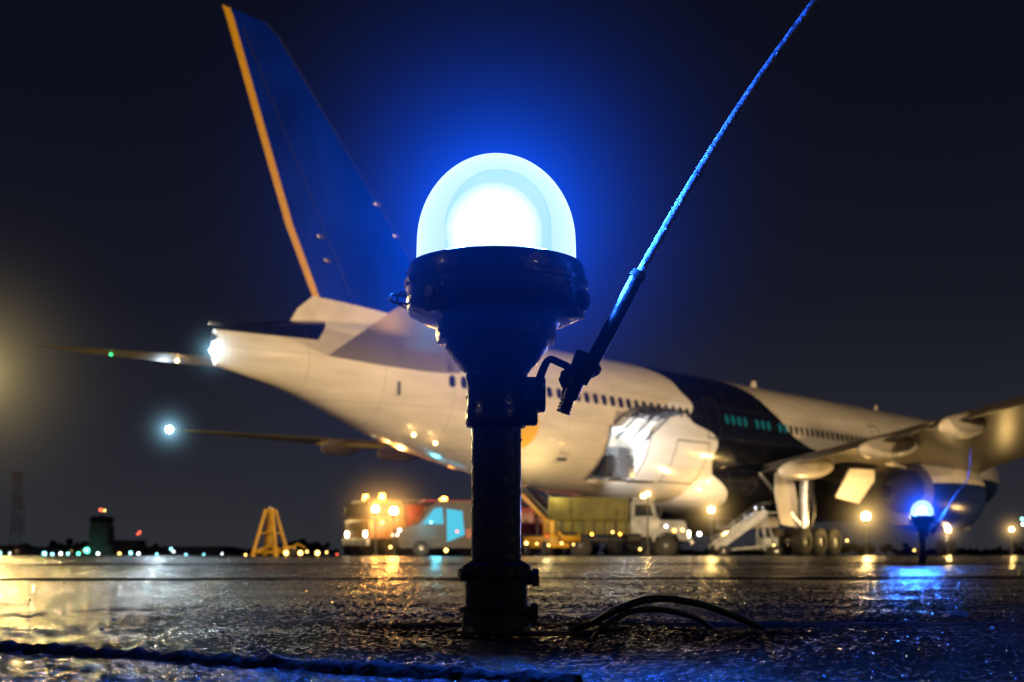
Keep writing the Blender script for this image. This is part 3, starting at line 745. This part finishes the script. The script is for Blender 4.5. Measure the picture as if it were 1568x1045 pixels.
def bonnet_truck(loc, rot, sc):
    b = MB(VM)
    b.box((0, 0, .72), (6.2, .8, .2), 3, .03)
    for x in (-1.7, 1.95):
        for y in (-.88, .88): wheel(b, x, y)
    b.cyl((-1.7, -.9, .46), (-1.7, .9, .46), .1, None, 3, 10)
    b.box((-1.35, 0, 1.22), (3.5, 2.2, .55), 2, .03); b.box((-1.35, 0, 2.02), (3.46, 2.16, 1.06), 2, .12)
    for k in range(8):
        for s in (-1, 1): b.box((-2.95+k*.46, s*1.11, 1.22), (.06, .05, .55), 3, .01)
    for k in range(5):
        for s in (-1, 1): b.box((-2.9+k*.78, s*1.085, 2.0), (.05, .04, 1.0), 2, .01)
    b.box((-1.35, 0, .95), (3.5, 2.1, .06), 3)
    b.box((1.05, 0, 1.25), (1.25, 1.95, .85), 0, .08)
    b.box((1.0, 0, 2.0), (1.2, 1.9, .78), 0, .14, taper=(.84, .88, -.08))
    b.box((1.0, 0, 2.46), (.95, 1.6, .12), 0, .05)
    for s in (-1, 1):
        b.prism([(.62, 1.72), (1.42, 1.72), (1.28, 2.22), (.66, 2.22)], s*.935, s*.955, 4)
        b.box((1.05, s*.985, 1.2), (.75, .02, .7), 0, .01); b.box((.78, s*1.0, 1.45), (.14, .03, .04), 3)
        b.box((1.72, s*1.15, 1.85), (.05, .16, .3), 3, .02)
    b.box((1.60, 0, 1.98), (.04, 1.55, .5), 4, 0, rot=(0, -.24, 0))
    b.box((2.2, 0, 1.2), (1.35, 1.25, .72), 0, .15, taper=(.93, .9, -.04))
    for s in (-1, 1):
        b.prism([(1.35, .75), (1.42, 1.05), (1.65, 1.2), (2.3, 1.2), (2.85, 1.05), (2.92, .68), (2.52, .68), (2.42, .95), (1.95, 1.05), (1.52, .92), (1.45, .6)], s*.60, s*1.05, 0)
        b.cyl((2.9, s*.78, .95), (2.96, s*.78, .95), .13, .15, 8, 16)
        b.sph((2.3, s*1.06, 1.1), .05, 7, u=8, v=6)
    for k in range(5): b.box((2.89, 0, .9+k*.1), (.03, 1.0, .04), 3)
    b.box((3.02, 0, .58), (.14, 2.1, .2), 6, .03)
    b.cyl((0.35, -.9, .75), (.9, -.9, .75), .25, None, 3, 16)
    b.cyl((1.0, .3, 2.5), (1.0, .3, 2.72), .11, .09, 7, 14); b.cyl((1.0, -.4, 2.5), (1.0, -.4, 2.66), .09, .07, 8, 14)  # amber beacon; second roof lamp added to go with the door spot
    for s in (-1, 1): b.box((-3.13, s*.85, .85), (.05, .2, .12), 9)
    for k in range(3): b.sph((-2.4+k*1.2, -1.13, .95), .035, 7, u=8, v=6)
    return b.done('bonnet_truck', loc, rot, scale=sc)
def cabover_fire_truck(loc, rot, name='fire_truck', L=6.5, cabm=12):
    b = MB(VM); h = L/2
    b.box((0, 0, .65), (L, .9, .25), 3, .03)
    for x in (-h+1.2, h-1.3) + ((-h+2.4,) if L > 7 else ()):
        for y in (-.95, .95): wheel(b, x, y, .5, .32)
    b.box((h-.95, 0, 1.15), (1.8, 2.3, .85), cabm, .1); b.box((h-.98, 0, 1.98), (1.7, 2.25, .9), cabm, .16, taper=(.86, .92, -.06))
    b.box((h-.14, 0, 2.0), (.04, 1.9, .6), 4, 0, rot=(0, -.12, 0))
    for s in (-1, 1):
        b.prism([(h-1.6, 1.7), (h-.5, 1.7), (h-.6, 2.25), (h-1.55, 2.25)], s*1.09, s*1.12, 4)
        b.box((h-1.0, s*1.155, 1.15), (.9, .02, .75), cabm, .01); b.box((h-.2, s*1.3, 1.9), (.06, .2, .4), 3, .02)
        b.cyl((h-.06, s*.85, .95), (h-.02, s*.85, .95), .13, None, 8, 14)
        n = int((L-2.3)/1.0)
        for k in range(n):
            x0 = -h+.55+k*(L-2.4)/n; b.box((x0, s*1.16, 1.55), ((L-2.4)/n-.12, .03, 1.05), 1, .01)
            for q in range(6): b.box((x0, s*1.18, 1.1+q*.17), ((L-2.4)/n-.16, .012, .02), 3)
        b.box((-.9, s*1.17, .93), (L-2.2, .03, .16), 0)
    b.box((-.95, 0, 1.55), (L-2.1, 2.28, 1.35), 1, .06)
    b.box((h-.02, 0, .62), (.18, 2.3, .32), 0, .04)
    for k in range(4): b.box((h-.03, 0, 1.15+k*.1), (.03, 1.3, .04), 3)
    for s in (-1, 1): b.tube([(-h+.2, s*.5, 2.42), (-.2, s*.5, 2.42), (h-2.1, s*.5, 2.45)], .04, 6, 8, 2)
    for k in range(10): b.cyl((-h+.4+k*(L-2.8)/9, -.5, 2.42), (-h+.4+k*(L-2.8)/9, .5, 2.42), .025, None, 6, 6)
    for s in (-1, 1): b.cyl((h-.9, s*.75, 2.42), (h-.9, s*.75, 2.68), .13, .10, 7, 14)
    b.box((h-.9, 0, 2.5), (.3, 1.1, .12), 3, .03)
    for s in (-1, 1): b.box((-h+.02, s*.95, 1.0), (.05, .15, .25), 9)
    return b.done(name, loc, rot)
def van(loc, rot):
    b = MB(VM)
    for x in (-1.4, 1.5):
        for y in (-.82, .82): wheel(b, x, y, .34, .22)
    b.prism([(-2.4, .35), (2.4, .35), (2.5, .75), (2.35, 1.15), (1.6, 1.35), (1.05, 2.15), (.7, 2.3), (-2.3, 2.3), (-2.42, 2.1)], -.93, .93, 3)
    for s in (-1, 1):
        b.prism([(.55, 1.35), (1.45, 1.35), (.95, 2.0), (.6, 2.05)], s*.935, s*.95, 11)
        b.prism([(-.35, .9), (.4, .6), (.42, 2.0), (-.25, 1.9)], s*.935, s*.945, 11)
        b.prism([(-1.9, 1.35), (-.75, 1.35), (-.75, 2.0), (-1.9, 2.0)], s*.935, s*.945, 4)
        b.box((-1.3, s*.94, .95), (1.8, .02, .4), 1)
        b.box((2.42, s*.65, .85), (.08, .25, .18), 8)
    b.box((0, 0, 2.32), (2.6, 1.7, .06), 1, .02)
    b.box((1.36, 0, 1.75), (.03, 1.5, .85), 4, 0, rot=(0, -.6, 0))
    b.box((-2.42, 0, 1.5), (.03, 1.5, 1.2), 4)
    return b.done('service_van', loc, rot)

def pos(px, Y, z=0): return ((px-784)/F*Y, Y, z)
bonnet_truck(pos(950, 50.2), -0.10, .92)
cabover_fire_truck(pos(640, 55.5), math.pi+0.6, 'fire_truck', 6.2)
cabover_fire_truck(pos(768, 58), math.pi+0.12, 'fire_truck', 7.2, 1)
van(pos(692, 53.5), math.pi+0.25)
light('door_fill_light', 'SPOT', (*pos(985, 49.0)[:2], 3.0), (.95, .97, 1.0), 2600, .1, aim=aw(20.5, -3.1, 4.6), spot=70)  # added spot, brightens the fuselage beside the cargo door
light('beacon_glow', 'POINT', (*pos(600, 51.5)[:2], 2.9), (1, .40, .08), 500, .15)
light('van_glow', 'POINT', (*pos(668, 51)[:2], 1.3), (.1, .75, 1), 90, .2)

b = MB(VM)
b.box((0, 0, .6), (3.4, 1.5, .5), 10, .06); b.box((-1.1, .3, 1.15), (.9, .8, .7), 10, .08)
b.box((.4, 0, 1.75), (5.6, .8, .22), 10, .03, rot=(0, -.38, 0)); b.box((.4, 0, 1.88), (5.5, .62, .05), 5, 0, rot=(0, -.38, 0))
for s in (-1, 1): b.cyl((-2.0, s*.44, 1.3), (2.9, s*.44, 3.2), .03, None, 6, 8); b.cyl((.9, s*.3, .8), (1.3, s*.3, 2.0), .06, None, 3, 8)
for x in (-1.1, 1.1):
    for y in (-.7, .7): wheel(b, x, y, .32, .22)
b.sph((-1.1, .3, 1.58), .09, 7, u=10, v=8)
b.done('belt_loader', pos(846, 51), 1.9, scale=.95)
light('loader_glow', 'POINT', (*pos(838, 49)[:2], 2.8), (1, .75, .3), 120, .1)

b = MB(VM)
n = 11
for s in (-.62, .62):
    b.prism([(-1.5, .35), (-1.2, .35), (1.35, 2.15), (1.35, 2.42), (1.1, 2.42), (-1.5, .6)], s-.03, s+.03, 0)
    b.tube([(-1.4, s, .85), (1.1, s, 2.75), (1.9, s, 2.8)], .022, 6, 8, 4)
    for k in range(5): b.cyl((-1.3+k*.6, s, .6+k*.42), (-1.3+k*.6, s, .95+k*.45), .018, None, 6, 6)
    b.cyl((1.2, s, .3), (1.2, s, 2.3), .06, None, 0, 8); b.cyl((-.6, s, .35), (1.2, s, .5), .06, None, 0, 8); b.cyl((1.9, s, .3), (1.2, s, 2.2), .05, None, 0, 8)
for k in range(n): b.box((-1.35+k*.25, 0, .5+k*.178), (.27, 1.2, .03), 6)
b.box((1.65, 0, 2.32), (.7, 1.25, .06), 0, .01); b.box((.4, 0, .38), (3.6, 1.2, .12), 3, .02)
b.box((1.6, 0, .75), (.8, 1.0, .5), 0, .05)
for x in (-1.1, 1.8):
    for y in (-.66, .66): wheel(b, x, y, .28, .18)
b.done('boarding_stairs', pos(1132, 57), 0.12, scale=.85)

b = MB(VM)
b.cyl((0, 0, .35), (0, 0, 1.75), .10, .08, 10, 16); b.cyl((0, 0, 1.75), (0, 0, 1.95), .14, .14, 10, 16); b.sph((0, 0, 1.97), .08, 6)
for k in range(4):
    a = .5+k*math.pi/2; ex_, ey_ = .72*math.cos(a), .72*math.sin(a)
    b.cyl((ex_, ey_, .15), (.20*math.cos(a), .20*math.sin(a), 1.90), .07, None, 10, 10)
    b.cyl((ex_, ey_, .15), (0, 0, .45), .05, None, 10, 10)
    b.cyl((ex_, ey_, 0), (ex_, ey_, .22), .11, .07, 10, 12)
    a2 = a+math.pi/2; b.cyl((ex_, ey_, .18), (.72*math.cos(a2), .72*math.sin(a2), .18), .05, None, 10, 8)
    b.cyl((ex_*.55, ey_*.55, .95), (.72*.55*math.cos(a2), .72*.55*math.sin(a2), .95), .035, None, 10, 8)
    b.cyl((.2*math.cos(a), .2*math.sin(a), 1.88), (.2*math.cos(a2), .2*math.sin(a2), 1.88), .05, None, 10, 8)
b.box((.75, .1, .28), (.5, .3, .3), 10, .04); b.cyl((.9, -.1, .2), (.9, .3, .2), .15, None, 5, 14); b.tube([(.9, .1, .4), (1.1, .1, .5), (1.4, .1, .35)], .03, 10, 8)
b.done('aircraft_jack', pos(414, 46), 0, scale=.9)

def apron_lamp(px, py, Y, power, r=.09, hz=1.6, col=(1, .62, .2), hs=0.09):
    x, y, _ = pos(px, Y); h = HC+(850-py)*Y/F
    par = empty('apron_lamp', (x, y, 0))
    b = MB([dkmetal, emis('apron_bulb', col, 45)])
    b.cyl((0, 0, 0), (0, 0, h-r), .04, .03, 0, 10); b.cyl((0, 0, 0), (0, 0, .1), .16, .1, 0, 12); b.cyl((0, 0, h-r-.1), (0, 0, h-r*.8), .05, r, 0, 12)
    b.sph((0, 0, h), r, 1, u=14, v=10); b.done('pole_and_bulb', parent=par)
    light('bulb_light', 'POINT', (0, -r*1.5, h), col, power, r, parent=par)
    glow_volume('bulb_glow_volume', (0, 0, h), hz, col, hs, par, 3)  # emissive ball imitating the bulb's glow in the air
apron_lamp(1089, 781, 57, 260, .14, 2.6); apron_lamp(1326, 791, 60, 420, .20, 3.2); apron_lamp(1452, 812, 64, 150, .11)
apron_lamp(1549, 811, 64, 150, .10); apron_lamp(603, 783, 51, 90, .17, 3.0, (1, .5, .12)); apron_lamp(575, 780, 51.3, 90, .15, 2.8, (1, .5, .12))
apron_lamp(992, 757, 46, 40, .07, 1.1)
cols = [((1, .6, .15), 10), ((.3, .9, 1), 8), ((.1, 1, .55), 10), ((1, .12, .05), 7), ((.9, .95, 1), 12), ((.05, .15, 1), 8)]
b = MB([emis('distant_light_%d' % i, c_, s_) for i, (c_, s_) in enumerate(cols)])
spec = [(0, 847, 1, 3.2), (15, 848, 4, 3.0), (68, 848, 1, 5), (80, 849, 1, 3.5), (93, 848, 4, 3.2), (104, 848, 1, 3), (133, 843, 2, 7), (120, 848, 2, 3.5), (150, 848, 4, 3), (183, 848, 0, 3), (200, 847, 1, 4), (212, 848, 4, 3),
        (240, 849, 1, 2.5), (262, 841, 1, 3), (266, 845, 4, 2), (285, 850, 1, 3), (312, 851, 1, 2.6), (340, 848, 4, 1.5), (376, 850, 0, 2.5), (438, 847, 0, 6), (460, 847, 0, 6), (486, 847, 0, 6), (470, 845, 0, 3), (500, 846, 0, 2.5), (516, 849, 3, 2), (154, 781, 3, 3.4), (160, 782, 0, 2.4), (214, 815, 3, 2.6), (211, 818, 3, 2),
        (1565, 795, 1, 3.5), (1567, 803, 4, 4), (700, 814, 3, 3), (683, 843, 0, 5), (806, 832, 0, 4.5), (822, 833, 0, 2.5), (840, 835, 0, 3), (860, 832, 0, 3), (878, 834, 0, 2.5), (938, 815, 0, 3), (980, 841, 0, 3), (1045, 812, 0, 4), (1071, 818, 4, 5.5), (1020, 806, 4, 4), (1185, 835, 0, 2.5), (1400, 843, 0, 2.5), (1297, 828, 0, 3), (612, 812, 4, 4), (585, 800, 0, 4), (598, 838, 0, 3.5), (660, 800, 1, 3)]
for px, py, ci, r in spec:
    Y = 420 if px < 360 else (49.5 if 560 < px < 700 else 44)
    x, y, _ = pos(px, Y); z = HC+(850-py)*Y/F
    b.sph((x, y, max(z, .05)), r*.5*Y/F, ci, u=10, v=8)
b.done('airfield_lights')

# ------------------------------------------------------------------ distant setting
dk = paint('distant_concrete', (.10, .10, .11), .8, var=.3, scale=.05)
dk2 = paint('distant_roof', (.04, .04, .045), .8)
litw = emis('lit_window', (1, .7, .35), .35)
b = MB([dk, dk2, litw])
x0 = -190
while x0 < -105:
    wd = random.uniform(9, 22); h = random.uniform(2.5, 5.0)
    b.box((x0+wd/2, 450+random.uniform(-8, 8), h/2), (wd*.98, 12, h), 0, .1); b.box((x0+wd/2, 445, h+.15), (wd, 14, .3), 1)
    for k in range(int(wd/2)):
        if random.random() < .3: b.box((x0+1+k*2, 438.2, 1.4), (.9, .1, .8), 2)
    x0 += wd
b.done('terminal_building')
b = MB([dk, glass, dk2])
cx_, cy_ = pos(156, 430)[0], 430
b.box((cx_, cy_, 1.8), (9.5, 8, 3.6), 0, .1); b.box((cx_, cy_, 6), (6.6, 6.5, 8), 0, .15)
b.lathe([(3.0, 9.6), (3.9, 11.0), (4.2, 11.2), (4.0, 13.0), (3.4, 13.2), (0.0, 13.6)], (cx_, cy_, 0), seg=10, mats=[0, 1, 1, 2, 2])
b.cyl((cx_, cy_, 13.5), (cx_, cy_, 16), .12, None, 2, 8)
b.done('control_tower')
rw = [paint('mast_red', (.45, .06, .04), .6), paint('mast_white', (.6, .6, .6), .6)]
b = MB(rw); mx_, my_ = pos(27, 420)[0], 420
for lv in range(7):
    z0, z1 = lv*3.9, (lv+1)*3.9; w0, w1 = 1.9-lv*.12, 1.9-(lv+1)*.12
    for sx, sy in ((-1, -1), (1, -1), (1, 1), (-1, 1)):
        b.cyl((mx_+sx*w0, my_+sy*w0, z0), (mx_+sx*w1, my_+sy*w1, z1), .15, None, lv % 2, 6)
        b.cyl((mx_+sx*w0, my_+sy*w0, z0), (mx_-sx*w1, my_+sy*w1, z1), .08, None, lv % 2, 5)
        b.cyl((mx_+sx*w1, my_+sy*w1, z1), (mx_-sx*w1, my_+sy*w1, z1), .08, None, lv % 2, 5)
b.cyl((mx_, my_, 27.3), (mx_, my_, 27.6), 1.6, None, 0, 12)
b.done('radio_mast')
tr_m = paint('dark_tree_belt', (.02, .028, .018), .9, var=.6, scale=.2)
b = MB([tr_m])
for k in range(700):
    x = random.uniform(-330, 420); y = random.uniform(600, 660)
    hh = 3.5+2.2*math.sin(x*.05)+1.5*math.sin(x*.17+1)
    for q in range(2):
        t = bmesh.new(); bmesh.ops.create_icosphere(t, subdivisions=1, radius=random.uniform(1.0, 2.2))
        for v in t.verts: v.co *= random.uniform(.6, 1.3)
        b._add(t, 0, Matrix.Translation((x+random.uniform(-2, 2), y, random.uniform(.5, max(1.5, hh)))))
b.done('distant_tree_belt', sharp=180)
